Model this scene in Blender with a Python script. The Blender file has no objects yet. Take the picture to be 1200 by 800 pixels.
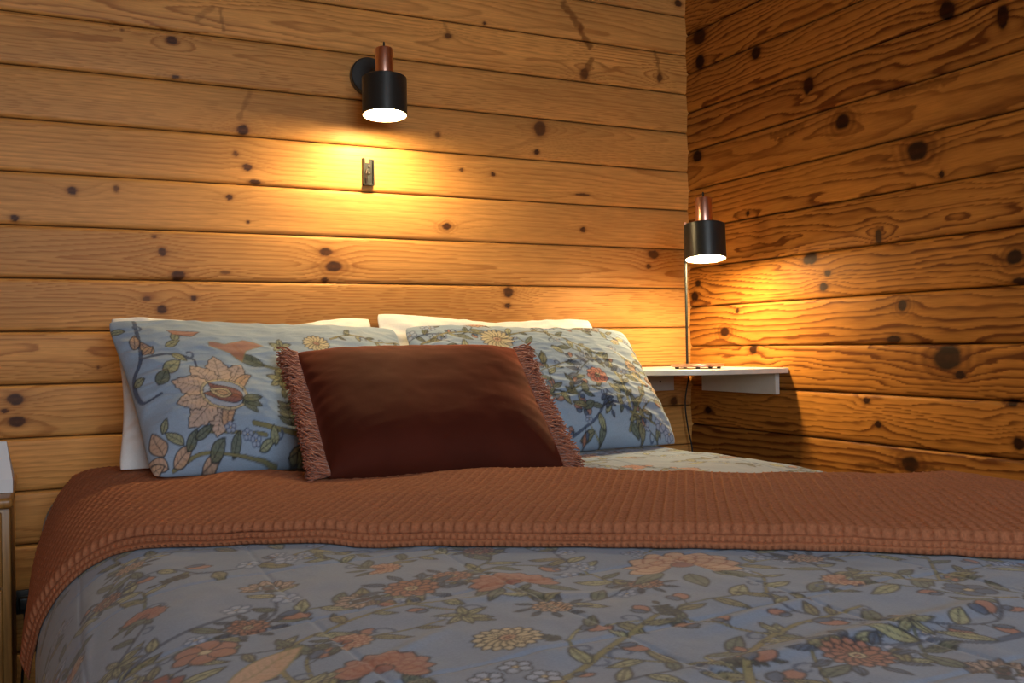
import bpy, math, random
import numpy as np
from mathutils import Matrix, Vector

C = bpy.context.scene
COL = C.collection
PI = math.pi

# ------------------------------------------------------------------ camera
CAM = Vector((-2.036, -2.734, 0.86))
YAW = math.radians(26.2)
F0 = Vector((math.sin(YAW), math.cos(YAW), 0)); R0 = Vector((math.cos(YAW), -math.sin(YAW), 0)); U0 = Vector((0, 0, 1))
ROLL, PITCH, FPX = 0.0144, math.radians(0.2), 1130.0
Fv = F0 * math.cos(PITCH) + U0 * math.sin(PITCH)
Up = U0 * math.cos(PITCH) - F0 * math.sin(PITCH)
Rv = R0 * math.cos(ROLL) - Up * math.sin(ROLL)
Uv = Up * math.cos(ROLL) + R0 * math.sin(ROLL)
cd = bpy.data.cameras.new('camera'); cam = bpy.data.objects.new('camera', cd); COL.objects.link(cam)
cd.sensor_width = 36; cd.lens = 36 * FPX / 1200; cd.clip_start = 0.02
M3 = Matrix((Rv, Uv, -Fv)).transposed()
cam.matrix_world = Matrix.Translation(CAM) @ M3.to_4x4()
C.camera = cam

# ------------------------------------------------------------------ light
C.view_settings.view_transform = 'Standard'; C.view_settings.look = 'None'
C.view_settings.gamma = 1; C.view_settings.use_curve_mapping = False
C.view_settings.exposure = 0.0
w = bpy.data.worlds.new('sky'); C.world = w; w.use_nodes = True
w.node_tree.nodes['Background'].inputs[0].default_value = (0.55, 0.75, 1, 1)
w.node_tree.nodes['Background'].inputs[1].default_value = 1.0

def area(name, loc, rot, sx, sy, power, color):
    l = bpy.data.lights.new(name, 'AREA'); l.shape = 'RECTANGLE'; l.size = sx; l.size_y = sy
    l.energy = power; l.color = color
    o = bpy.data.objects.new(name, l); o.location = loc; o.rotation_euler = rot; COL.objects.link(o); return o
# daylight that comes in through the window behind the camera
area('window_daylight', (-1.75, -4.66, 1.72), (PI/2, 0, 0), 1.5, 1.4, 70, (0.82, 0.92, 1.0))
BULB_WALL, BULB_TABLE = 700.0, 760.0

# ------------------------------------------------------------------ helpers
def ray(px, py):
    return Fv + Rv * ((px - 600) / FPX) + Uv * ((400 - py) / FPX)
def on_y(px, py, y=0.0):
    d = ray(px, py); return CAM + d * ((y - CAM.y) / d.y)
def on_x(px, py, x=0.0):
    d = ray(px, py); return CAM + d * ((x - CAM.x) / d.x)
def on_z(px, py, z):
    d = ray(px, py); return CAM + d * ((z - CAM.z) / d.z)
def lin(c):
    c = np.asarray(c, dtype=float) / 255.0
    return np.where(c <= 0.04045, c / 12.92, ((c + 0.055) / 1.055) ** 2.4)

def _hash(ix, iy, seed):
    h = (ix.astype(np.int64) * 374761393 + iy.astype(np.int64) * 668265263 + seed * 1274126177) & 0xffffffff
    h = ((h ^ (h >> 13)) * 1103515245) & 0xffffffff
    h = ((h ^ (h >> 16)) * 2246822519) & 0xffffffff
    return ((h ^ (h >> 15)) & 0xffffff) / float(0xffffff)
def vnoise(x, y, seed=0):
    x = np.asarray(x, float); y = np.asarray(y, float); x, y = np.broadcast_arrays(x, y)
    ix = np.floor(x); iy = np.floor(y); fx = x - ix; fy = y - iy
    fx = fx * fx * fx * (fx * (fx * 6 - 15) + 10); fy = fy * fy * fy * (fy * (fy * 6 - 15) + 10)
    a = _hash(ix, iy, seed); b = _hash(ix + 1, iy, seed); c = _hash(ix, iy + 1, seed); d = _hash(ix + 1, iy + 1, seed)
    return (a * (1 - fx) + b * fx) * (1 - fy) + (c * (1 - fx) + d * fx) * fy
def fbm(x, y, seed=0, n=3):
    s = 0; a = 1; t = 0
    for i in range(n):
        s = s + a * vnoise(x * 2 ** i, y * 2 ** i, seed + i * 17); t += a; a *= 0.5
    return s / t
def sstep(a, b, x):
    t = np.clip((x - a) / (b - a), 0, 1); return t * t * (3 - 2 * t)
def mixc(c, col, a):
    return c * (1 - a[..., None]) + np.asarray(col)[..., :] * a[..., None]

def mesh_np(name, verts, faces, col=None, smooth=True):
    verts = np.asarray(verts, np.float32).reshape(-1, 3)
    me = bpy.data.meshes.new(name)
    if isinstance(faces, np.ndarray):
        nf, k = faces.shape
        me.vertices.add(len(verts)); me.vertices.foreach_set('co', verts.ravel())
        me.loops.add(nf * k); me.loops.foreach_set('vertex_index', faces.astype(np.int32).ravel())
        me.polygons.add(nf)
        me.polygons.foreach_set('loop_start', np.arange(0, nf * k, k, dtype=np.int32))
        me.polygons.foreach_set('loop_total', np.full(nf, k, np.int32))
        me.update(calc_edges=True)
    else:
        me.from_pydata([tuple(map(float, v)) for v in verts], [], faces)
    if smooth:
        me.polygons.foreach_set('use_smooth', np.ones(len(me.polygons), bool))
    if col is not None:
        at = me.color_attributes.new('col', 'FLOAT_COLOR', 'POINT')
        c4 = np.ones((len(verts), 4), np.float32); c4[:, :3] = np.asarray(col).reshape(-1, 3)
        at.data.foreach_set('color', c4.ravel())
    me.update(); return me
def grid_faces(nr, nc, flip=False, wrap=False):
    i = np.arange(nr - 1)[:, None]; j = np.arange(nc if wrap else nc - 1)[None, :]
    j2 = (j + 1) % nc
    a = i * nc + j; b = i * nc + j2; c = (i + 1) * nc + j2; d = (i + 1) * nc + j
    f = np.stack([a, b, c, d], -1).reshape(-1, 4)
    return f[:, ::-1] if flip else f
def obj(name, me, mat, parent=None):
    o = bpy.data.objects.new(name, me); COL.objects.link(o)
    if mat is not None and not me.materials: me.materials.append(mat)
    if parent is not None:
        o.parent = parent; o.matrix_parent_inverse = Matrix.Identity(4)
    return o
def tag(o, label=None, cat=None, group=None, kind=None):
    for k, v in (('label', label), ('category', cat), ('group', group), ('kind', kind)):
        if v: o[k] = v
    return o
def thing(name, loc, label, cat, group=None):
    o = bpy.data.objects.new(name, None); o.location = loc; o.empty_display_size = 0.05
    COL.objects.link(o); return tag(o, label, cat, group)

class MB:
    """collects shapes for one mesh"""
    def __init__(s): s.v = []; s.f = []
    def add(s, v, f):
        n = len(s.v); s.v += [tuple(map(float, p)) for p in v]; s.f += [tuple(i + n for i in q) for q in f]; return s
    def box(s, lo, hi, bev=0.0):
        import bmesh
        bm = bmesh.new(); bmesh.ops.create_cube(bm, size=1)
        for v in bm.verts:
            v.co = Vector(((lo[i] + hi[i]) / 2 + v.co[i] * (hi[i] - lo[i]) for i in range(3)))
        if bev > 0:
            bmesh.ops.bevel(bm, geom=bm.edges[:], offset=bev, segments=3, profile=0.5, affect='EDGES')
        bm.verts.index_update()
        s.add([v.co for v in bm.verts], [[v.index for v in f.verts] for f in bm.faces]); bm.free(); return s
    def lathe(s, prof, c=(0, 0, 0), n=48, mat=None, close=False):
        """prof: list of (r, z)"""
        vs = []; fs = []
        for r, z in prof:
            for k in range(n):
                a = 2 * PI * k / n; p = Vector((r * math.cos(a), r * math.sin(a), z))
                if mat: p = mat @ p
                vs.append(p + Vector(c))
        m = len(prof)
        for i in range(m - 1 + (1 if close else 0)):
            i2 = (i + 1) % m
            for k in range(n):
                k2 = (k + 1) % n
                fs.append((i * n + k, i * n + k2, i2 * n + k2, i2 * n + k))
        if not close:
            if prof[0][0] > 1e-6: fs.append(tuple(range(n))[::-1])
            if prof[-1][0] > 1e-6: fs.append(tuple((m - 1) * n + k for k in range(n)))
        return s.add(vs, fs)
    def tube(s, pts, r, n=10):
        pts = [Vector(p) for p in pts]; rs = r if isinstance(r, (list, tuple)) else [r] * len(pts)
        vs = []; fs = []; up = Vector((0.13, 0.21, 0.97)).normalized()
        for i, p in enumerate(pts):
            d = (pts[min(i + 1, len(pts) - 1)] - pts[max(i - 1, 0)]).normalized()
            if abs(d.dot(up)) > 0.95: up = Vector((1, 0.1, 0)).normalized()
            a = d.cross(up).normalized(); b = d.cross(a).normalized(); 
            for k in range(n):
                t = 2 * PI * k / n; vs.append(p + (a * math.cos(t) + b * math.sin(t)) * rs[i])
        for i in range(len(pts) - 1):
            for k in range(n):
                k2 = (k + 1) % n; fs.append((i * n + k, i * n + k2, (i + 1) * n + k2, (i + 1) * n + k))
        fs.append(tuple(range(n))[::-1]); fs.append(tuple((len(pts) - 1) * n + k for k in range(n)))
        return s.add(vs, fs)
    def build(s, name, mat, parent=None, smooth=True, sharp=40):
        me = mesh_np(name, s.v, s.f, smooth=smooth)
        import bmesh
        bm = bmesh.new(); bm.from_mesh(me); bmesh.ops.recalc_face_normals(bm, faces=bm.faces[:]); bm.to_mesh(me); bm.free()
        if smooth:
            me.set_sharp_from_angle(angle=math.radians(sharp))
        return obj(name, me, mat, parent)

def catmull(pts, n=8):
    P = [np.array(p, float) for p in pts]; P = [2 * P[0] - P[1]] + P + [2 * P[-1] - P[-2]]; out = []
    for i in range(1, len(P) - 2):
        for k in range(n):
            t = k / n; a, b, c, d = P[i - 1], P[i], P[i + 1], P[i + 2]
            out.append(0.5 * ((2 * b) + (-a + c) * t + (2 * a - 5 * b + 4 * c - d) * t * t + (-a + 3 * b - 3 * c + d) * t ** 3))
    out.append(P[-2]); return np.array(out)

# ------------------------------------------------------------------ materials
def mat(name, color, rough=0.5, metal=0.0, **kw):
    m = bpy.data.materials.new(name); m.use_nodes = True; nt = m.node_tree
    b = nt.nodes['Principled BSDF']
    b.inputs['Base Color'].default_value = (*color, 1); b.inputs['Roughness'].default_value = rough
    b.inputs['Metallic'].default_value = metal
    for k, v in kw.items(): b.inputs[k.replace('_', ' ')].default_value = v
    return m
def add_noise(m, color, scale=30.0, amount=0.25, stretch=(1, 1, 1), bump=0.0, bscale=None, attr=False, dist=0.002, detail=4):
    """multiply the colour by procedural noise; attr: colour from the mesh's printed / grown pattern"""
    nt = m.node_tree; b = nt.nodes['Principled BSDF']; N = nt.nodes.new; L = nt.links.new
    tc = N('ShaderNodeTexCoord'); mp = N('ShaderNodeMapping'); mp.inputs['Scale'].default_value = stretch
    L(tc.outputs['Object'], mp.inputs['Vector'])
    no = N('ShaderNodeTexNoise'); no.inputs['Scale'].default_value = scale; no.inputs['Detail'].default_value = detail
    L(mp.outputs[0], no.inputs['Vector'])
    rm = N('ShaderNodeMapRange'); rm.inputs['From Min'].default_value = 0.25; rm.inputs['From Max'].default_value = 0.75
    rm.inputs['To Min'].default_value = 1 - amount; rm.inputs['To Max'].default_value = 1 + amount * 0.5
    L(no.outputs['Fac'], rm.inputs['Value'])
    mx = N('ShaderNodeMix'); mx.data_type = 'RGBA'; mx.blend_type = 'MULTIPLY'; mx.inputs['Factor'].default_value = 1
    if attr:
        at = N('ShaderNodeAttribute'); at.attribute_name = 'col'; L(at.outputs['Color'], mx.inputs['A'])
    else:
        mx.inputs['A'].default_value = (*color, 1)
    L(rm.outputs[0], mx.inputs['B']); L(mx.outputs['Result'], b.inputs['Base Color'])
    if bump > 0:
        n2 = N('ShaderNodeTexNoise'); n2.inputs['Scale'].default_value = bscale or scale; n2.inputs['Detail'].default_value = 3
        L(mp.outputs[0], n2.inputs['Vector'])
        bp = N('ShaderNodeBump'); bp.inputs['Strength'].default_value = bump; bp.inputs['Distance'].default_value = dist
        L(n2.outputs['Fac'], bp.inputs['Height']); L(bp.outputs[0], b.inputs['Normal'])
    return m

m_pine_x = add_noise(mat('varnished_pine', (1, 1, 1), 0.5, Coat_Weight=0.02, Coat_Roughness=0.3, Specular_IOR_Level=0.22), None, 16, 0.2, (1, 12, 16), 0.25, 20, attr=True, dist=0.0006)
m_pine_y = add_noise(mat('varnished_pine_dark', (1, 1, 1), 0.55, Specular_IOR_Level=0.10), None, 16, 0.22, (12, 1, 16), 0.25, 20, attr=True, dist=0.0006)
m_floor = add_noise(mat('floor_boards', (0.2, 0.1, 0.05), 0.4), (0.22, 0.11, 0.05), 8, 0.4, (8, 1, 1))
m_ceil = add_noise(mat('ceiling_boards', (0.6, 0.4, 0.2), 0.5), (0.50, 0.29, 0.12), 8, 0.3, (1, 8, 1))
m_black = add_noise(mat('black_satin_metal', (0.02, 0.02, 0.02), 0.35), (0.017, 0.02, 0.02), 60, 0.2)
m_pole = add_noise(mat('black_matt_metal', (0.02, 0.02, 0.02), 0.55, Specular_IOR_Level=0.2), (0.016, 0.017, 0.017), 60, 0.2)
m_copper = add_noise(mat('brushed_copper', (0.7, 0.3, 0.2), 0.3, 1.0), (0.80, 0.47, 0.37), 40, 0.15, (1, 1, 0.05))
m_white_in = mat('white_enamel', (0.85, 0.83, 0.78), 0.5)
m_shelf = add_noise(mat('white_melamine', (0.7, 0.68, 0.64), 0.38), (0.66, 0.645, 0.60), 25, 0.08)
m_linen = add_noise(mat('white_cotton', (0.8, 0.8, 0.8), 0.9, Sheen_Weight=0.2), (0.80, 0.80, 0.80), 300, 0.06, bump=0.3, bscale=500, dist=0.0006)
m_print = add_noise(mat('floral_cotton', (1, 1, 1), 0.85, Sheen_Weight=0.15), None, 350, 0.12, attr=True, bump=0.3, bscale=600, dist=0.0005)
m_rust = add_noise(mat('rust_waffle_cotton', (0.33, 0.1, 0.05), 0.95), (0.35, 0.128, 0.058), 260, 0.3, bump=0.5, bscale=500, dist=0.0008)
m_fringe = add_noise(mat('rust_fringe_yarn', (0.25, 0.07, 0.03), 0.9, Sheen_Weight=0.3), (0.36, 0.115, 0.055), 90, 0.35)
m_velvet = add_noise(mat('rust_velvet', (0.1, 0.02, 0.01), 0.8), (0.070, 0.013, 0.006), 5, 0.3, bump=0.3, bscale=300, dist=0.0006)
vb = m_velvet.node_tree.nodes['Principled BSDF']
vb.inputs['Sheen Weight'].default_value = 0.5; vb.inputs['Sheen Roughness'].default_value = 0.35
vb.inputs['Sheen Tint'].default_value = (0.85, 0.22, 0.13, 1); vb.inputs['Specular IOR Level'].default_value = 0.15
m_oak = add_noise(mat('oiled_wood', (0.3, 0.17, 0.07), 0.35), (0.36, 0.175, 0.045), 14, 0.4, (14, 14, 1))
m_paper = mat('white_paper', (0.74, 0.76, 0.78), 0.7)
m_mattress = add_noise(mat('mattress_ticking', (0.6, 0.6, 0.6), 0.9), (0.6, 0.6, 0.6), 40, 0.1)
m_chrome = mat('worn_steel', (0.6, 0.6, 0.6), 0.25, 1.0)
def emis(name, col, strength):
    m = bpy.data.materials.new(name); m.use_nodes = True; b = m.node_tree.nodes['Principled BSDF']
    b.inputs['Base Color'].default_value = (0.9, 0.9, 0.9, 1); b.inputs['Emission Color'].default_value = (*col, 1)
    b.inputs['Emission Strength'].default_value = strength; return m
m_glass = bpy.data.materials.new('window_glass'); m_glass.use_nodes = True
nt = m_glass.node_tree; nt.nodes.clear()
o_ = nt.nodes.new('ShaderNodeOutputMaterial'); mxs = nt.nodes.new('ShaderNodeMixShader'); tr = nt.nodes.new('ShaderNodeBsdfTransparent'); gl = nt.nodes.new('ShaderNodeBsdfGlossy')
gl.inputs['Roughness'].default_value = 0.02; mxs.inputs[0].default_value = 0.06
nt.links.new(tr.outputs[0], mxs.inputs[1]); nt.links.new(gl.outputs[0], mxs.inputs[2]); nt.links.new(mxs.outputs[0], o_.inputs[0])

# ------------------------------------------------------------------ plank walls
P = 0.135
def wood(u, vz, pl, seed, knots, base, late, knotc, contrast, ringsp, wavy=0.010):
    """u along the board, vz height within the board (m), pl board number -> linear rgb"""
    out = np.zeros(u.shape + (3,))
    for n in np.unique(pl):
        r = random.Random(seed * 977 + int(n) * 31 + 5)
        sel = np.where(pl[:, 0] == n)[0]
        U = u[sel]; V = vz[sel]
        vc = P * r.uniform(-0.35, 1.35); d0 = r.uniform(0.015, 0.05); sl = r.uniform(-0.02, 0.02)
        u0 = r.uniform(0, 50)
        wob = (fbm(U * 1.3 + u0, V * 6 + n * 7.3, seed, 2) - 0.5) * 0.05 + (fbm(U * 4.5 + u0, V * 26 + n, seed + 3, 3) - 0.5) * wavy
        f = np.sqrt((V - vc) ** 2 + (d0 + sl * U) ** 2) + wob
        ks = [k for k in knots if abs(k[1] - (n + 0.5) * P) < P * 0.75]
        for (ku, kz, ru, rv, st) in ks:
            kv = kz - n * P; s = 1 if (int(ku * 1000) % 2) else -1
            big = min(1.0, (ru + rv) / 0.03)
            su = ru * 2.6 + 0.020; sv = rv * 1.7 + 0.010
            f = f + s * (0.0025 + 0.014 * big) * np.exp(-((U - ku) / su) ** 2 - ((V - kv) / sv) ** 2)
        sp = ringsp * r.uniform(0.75, 1.5)
        ph = (f / sp) % 1.0
        lw = (0.35 * sstep(0.2, 0.75, ph) + 0.65 * sstep(0.62, 0.88, ph)) * (1 - sstep(0.93, 1.0, ph))
        fine = fbm(U * 4 + u0, V * 420 + n * 3, seed + 9, 2)
        amt = contrast * r.uniform(0.55, 1.25) * (0.45 + 0.9 * fbm(U * 1.7 + 9, V * 10 + n, seed + 21, 2))
        tone = r.uniform(0.9, 1.08); warm = r.uniform(-0.05, 0.05)
        b = np.array(base) * tone * np.array([1 + warm * 0.4, 1, 1 - warm * 1.5])
        c = np.ones(U.shape + (3,)) * b
        blot = fbm(U * 2.2 + n * 5, V * 12, seed + 31, 3)
        c = c * (0.80 + 0.40 * blot)[..., None]
        c = mixc(c, late, np.clip(lw * amt, 0, 0.9))
        c = c * (0.92 + 0.16 * fine)[..., None]
        for (ku, kz, ru, rv, st) in ks:
            kv = kz - n * P
            du = U - ku; dv = V - kv
            ang = np.arctan2(dv, du); rr = np.hypot(du / ru, dv / rv)
            rr = rr * (0.85 + 0.3 * vnoise(np.cos(ang) * 1.6 + ku * 40, np.sin(ang) * 1.6 + kv * 90, seed))
            hal = np.clip(1 - (rr - 1) / 1.3, 0, 1) ** 2 * 0.55
            c = mixc(c, np.array(late) * 0.85, hal * (rr > 0.0))
            if st > 1.4:     # sheath of bent rings round a large knot
                rg = 0.5 + 0.5 * np.cos(rr * 7.5)
                c = mixc(c, np.array(late) * 0.7, np.clip(rg * np.clip(1 - (rr - 1) / 2.3, 0, 1) * 0.6, 0, 1) * (rr > 1))
            kc = np.array(knotc) * (0.7 + 0.6 * (0.5 + 0.5 * np.cos(rr * 9)))[..., None]
            a = (1 - sstep(0.8, 1.12, rr)) * min(1, st)
            c = c * (1 - a[..., None]) + kc * a[..., None]
            # a resin tail along the grain
            tl = np.exp(-(dv / (rv * 0.45 + 0.002)) ** 2) * np.exp(-np.abs(du) / (ru * 3.0 + 0.004)) * 0.42 * min(1, st)
            c = mixc(c, np.array(late) * 0.6, np.clip(tl, 0, 1))
        out[sel] = c
    return out

def plank_wall(name, us, z0, zoff, ztop, place, mats, seed, knots, base, late, knotc, contrast, ringsp, nv=38, flip=False, streaks=(), wavy=.01):
    """horizontal boards with rounded edges; place(u, depth, z) -> xyz arrays; joints at zoff + n*P"""
    n0 = math.floor((z0 - zoff) / P); n1 = math.ceil((ztop - zoff) / P)
    edge = [0.0, 0.004, 0.012, 0.026, 0.045, 0.07]
    t = np.array(edge + list(np.linspace(0.10, 0.90, nv)) + [1 - e for e in edge[::-1]])
    t[-1] = 0.9995
    zs = []; dp = []; pl = []; vz = []
    for n in range(n0, n1):
        e = np.minimum(t, 1 - t)
        d = 0.011 * (1 - np.sqrt(np.clip(1 - (1 - np.clip(e / 0.075, 0, 1)) ** 2, 0, 1))) + 0.0022 * (2 * t - 1) ** 2
        zs.append(zoff + (n + t) * P); dp.append(d); pl.append(np.full(len(t), n)); vz.append(t * P)
    zs = np.clip(np.concatenate(zs), z0, ztop); dp = np.concatenate(dp); pl = np.concatenate(pl); vz = np.concatenate(vz)
    U, Z = np.meshgrid(us, zs); D = np.repeat(dp[:, None], len(us), 1)
    PL = np.repeat(pl[:, None], len(us), 1); VZ = np.repeat(vz[:, None], len(us), 1)
    kk = [(k[0], k[1] - zoff, k[2], k[3], k[4]) for k in knots]
    c = wood(U, VZ, PL, seed, kk, base, late, knotc, contrast, ringsp, wavy)
    for (ua, za, ub, zb, wd, al) in streaks:   # elongated branch scars
        d = np.array([ub - ua, zb - za]); L2 = (d ** 2).sum()
        tt = np.clip(((U - ua) * d[0] + (Z - za) * d[1]) / L2, 0, 1)
        dist = np.hypot(U - ua - tt * d[0], Z - za - tt * d[1]) + (vnoise(U * 90, Z * 90, 5) - 0.5) * wd
        c = mixc(c, np.array(late) * 0.55, (1 - sstep(wd * 0.4, wd * 1.1, dist)) * al)
    joint_tone = 1 - 0.75 * sstep(0.004, 0.011, D)      # board colour gets darker with depth into the joint
    c = c * joint_tone[..., None]
    x, y, z = place(U, D, Z)
    me = mesh_np(name, np.stack([x, y, z], -1), grid_faces(len(zs), len(us), flip), c)
    o = obj(name, me, mats); tag(o, kind='structure'); return o

def knot_list(raw, proj, ax):
    out = []
    for k in raw:
        px, py, rx, ry = k[:4]; st = k[4] if len(k) > 4 else 1.0
        p = proj(px, py); a = proj(px - rx, py); b = proj(px + rx, py); c = proj(px, py - ry); d = proj(px, py + ry)
        out.append((p[ax], p.z, abs(b[ax] - a[ax]) / 2, abs(c.z - d.z) / 2, st))
    return out
kn_back = knot_list([(201, 47, 7, 5), (143, 35, 2, 2, .6), (285, 152, 7, 6), (290, 196, 6, 4), (299, 213, 7, 3), (276, 180, 3, 3, .7), (269, 231, 4, 3.5),
    (84, 223, 6, 5), (136, 221, 3, 4, .7), (17, 255, 5, 4), (291, 260, 2, 2), (206, 90, 5, 2), (525, 42, 4, 3, .8), (685, 86, 5, 6, .8), (773, 91, 3, 5, .8),
    (633, 151, 7, 9, .8), (629, 178, 3, 3), (578, 204, 2.5, 2.5), (541, 199, 2.5, 2, .8), (524, 265, 5, 4, 1.5), (683, 269, 3, 3), (795, 4, 4, 4), (568, 27, 2, 2),
    (513, 158, 3, 3, .6), (683, 228, 9, 1.6, .9), (382, 295, 7, 5, 1.2), (391, 312, 10, 6, 1.5), (381, 328, 4, 3), (766, 298, 6, 5, .9), (760, 312, 3, 3, .9), (596, 342, 6, 6), (595, 358, 4, 3),
    (190.5, 295, 5, 5), (209, 323, 8, 6), (181, 277, 3, 2, .7), (172, 350, 5, 3, .7), (190, 362, 6, 5), (227, 349, 4, 3), (18, 468, 10, 7, 1.4), (20, 494, 10, 7, 1.4), (6, 481, 4, 3),
    (264, 319, 6, 2, .6), (115, 430, 2, 2, .7), (790, 470, 4, 5, .8)], on_y, 0)
kn_right = knot_list([(1109, 12, 9, 11, 1.4), (1175, 20, 7, 15), (886, 62, 5, 8), (947, 100, 6, 10), (987, 142, 8, 9, 1.8), (1075, 177, 12, 11, 2), (817, 183, 5, 7), (1103, 204, 3, 4),
    (1029, 277, 4, 8, .9), (876, 250, 2, 3), (819, 43, 7, 10, .9), (820, 73, 5, 8), (949, 303, 8, 7), (970, 320, 3.5, 4), (965, 336, 5, 5), (1189, 301, 10, 9, 1.5),
    (1194, 329, 8, 4), (818, 332, 3, 4), (814, 347, 4, 5), (1057, 358, 5, 7, 1.6), (864, 364, 2, 3), (849, 389, 5, 5, 1.8), (1047, 397, 8, 4), (882, 409, 4.5, 5),
    (1111, 419, 16, 15, 2), (1125, 439, 6, 5), (1015, 469, 4, 4, 1.3), (1029, 497, 4, 4), (1186, 472, 6, 5), (1194, 520, 7, 8), (1066, 544, 10, 9, 1.8), (830, 480, 4, 4)], on_x, 1)
def st_list(raw, proj, ax):
    out = []
    for (x0, y0, x1, y1, wpx, al) in raw:
        a = proj(x0, y0); b = proj(x1, y1); cc = proj(x0, y0 + wpx)
        out.append((a[ax], a.z, b[ax], b.z, abs(cc.z - a.z), al))
    return out
st_back = st_list([(660, 4, 680, 34, 5, .7), (680, 34, 691, 55, 5, .75), (693, 70, 683, 90, 4, .65), (768, 60, 774, 90, 3, .55), (258, 10, 262, 36, 2.5, .5), (248, 8, 232, 22, 4, .35),
    (294, 108, 280, 138, 4, .4), (520, 25, 527, 42, 2.5, .4), (575, 180, 640, 160, 3, .15)], on_y, 0)
st_right = st_list([(905, 160, 940, 148, 6, .5), (1045, 112, 1120, 90, 6, .45), (1005, 546, 1060, 546, 4, .6), (1072, 548, 1105, 550, 3, .55), (950, 95, 850, 125, 4, .4), (1175, 25, 1000, 82, 4, .35)], on_x, 1)

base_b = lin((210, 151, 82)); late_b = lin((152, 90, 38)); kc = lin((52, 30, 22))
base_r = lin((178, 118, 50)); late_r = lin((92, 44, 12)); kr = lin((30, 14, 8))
ZB = 0.86 + 0.187 - 8 * P; ZR = 0.86 + 0.1215 - 8 * P
us_b = np.concatenate([np.linspace(-4.1, -2.35, 24)[:-1], np.linspace(-2.35, 0.012, 520)])
plank_wall('wall_back', us_b, 0.0, ZB, 2.5, lambda u, d, z: (u, d, z), m_pine_x, 3, kn_back, base_b, late_b, kc, 0.62, 0.0085, flip=False, streaks=st_back, wavy=.012)
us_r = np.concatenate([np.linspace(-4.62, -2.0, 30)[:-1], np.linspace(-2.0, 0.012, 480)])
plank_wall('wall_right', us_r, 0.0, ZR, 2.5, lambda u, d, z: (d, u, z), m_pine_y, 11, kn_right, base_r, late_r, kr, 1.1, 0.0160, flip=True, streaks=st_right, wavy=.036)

def simple_wall(name, us, place, seed, m, hole, flip):
    """coarser boards with a window opening (u0, u1, z0, z1)"""
    us = np.unique(np.concatenate([us, hole[:2]])) if hole[0] < 5 else us
    n = int(2.5 / P) + 1
    t = np.array([0, .02, .07, .3, .5, .7, .93, .98, .9995]); e = np.minimum(t, 1 - t)
    zs = np.concatenate([(k + t) * P for k in range(n)]); dp = np.tile(0.011 * (1 - np.clip(e / .075, 0, 1)) ** 2, n)
    keep = zs <= 2.5; zs = zs[keep]; dp = dp[keep]
    U, Z = np.meshgrid(us, zs); D = np.repeat(dp[:, None], len(us), 1)
    c = base_b * (0.85 + 0.3 * fbm(U * 2, Z * 40, seed, 3))[..., None]
    x, y, z = place(U, D, Z); f = grid_faces(len(zs), len(us), flip)
    Uc = U.ravel()[f].mean(1); Zc = Z.ravel()[f].mean(1)
    f = f[~((Uc > hole[0]) & (Uc < hole[1]) & (Zc > hole[2]) & (Zc < hole[3]))]
    tag(obj(name, mesh_np(name, np.stack([x, y, z], -1), f, c), m), kind='structure')
simple_wall('wall_front', np.linspace(-4.1, 0.012, 40), lambda u, d, z: (u, -4.6 - d, z), 41, m_pine_x, (-2.55, -0.95, 0.945, 2.43), True)
simple_wall('wall_left', np.linspace(-4.62, 0.012, 40), lambda u, d, z: (-4.0 - d, u, z), 43, m_pine_y, (9.0, 9.1, 0.945, 2.07), False)
def slab(name, lo, hi, m):
    return tag(MB().box(lo, hi).build(name, m, smooth=False), kind='structure')
slab('floor', (-4.2, -4.8, -0.05), (0.15, 0.15, 0.0), m_floor)
slab('ceiling', (-4.2, -4.8, 2.5), (0.15, 0.15, 2.55), m_ceil)
def window(name, horizontal, a0, a1, z0, z1, c):
    fr = MB(); s = 0.05
    def bx(u0, u1, za, zb, d=0.045):
        if horizontal: fr.box((u0, c - d, za), (u1, c + d, zb), 0.004)
        else: fr.box((c - d, u0, za), (c + d, u1, zb), 0.004)
    bx(a0, a1, z0, z0 + s); bx(a0, a1, z1 - s, z1); bx(a0, a0 + s, z0, z1); bx(a1 - s, a1, z0, z1); bx((a0 + a1) / 2 - .02, (a0 + a1) / 2 + .02, z0, z1, .03)
    f = fr.build(name, m_oak); tag(f, kind='structure')
    g = MB()
    if horizontal: g.box((a0 + s, c - .003, z0 + s), (a1 - s, c + .003, z1 - s))
    else: g.box((c - .003, a0 + s, z0 + s), (c + .003, a1 - s, z1 - s))
    g.build('window_pane', m_glass, f, smooth=False)
window('window_1', True, -2.55, -0.95, 0.945, 2.43, -4.6)

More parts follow.
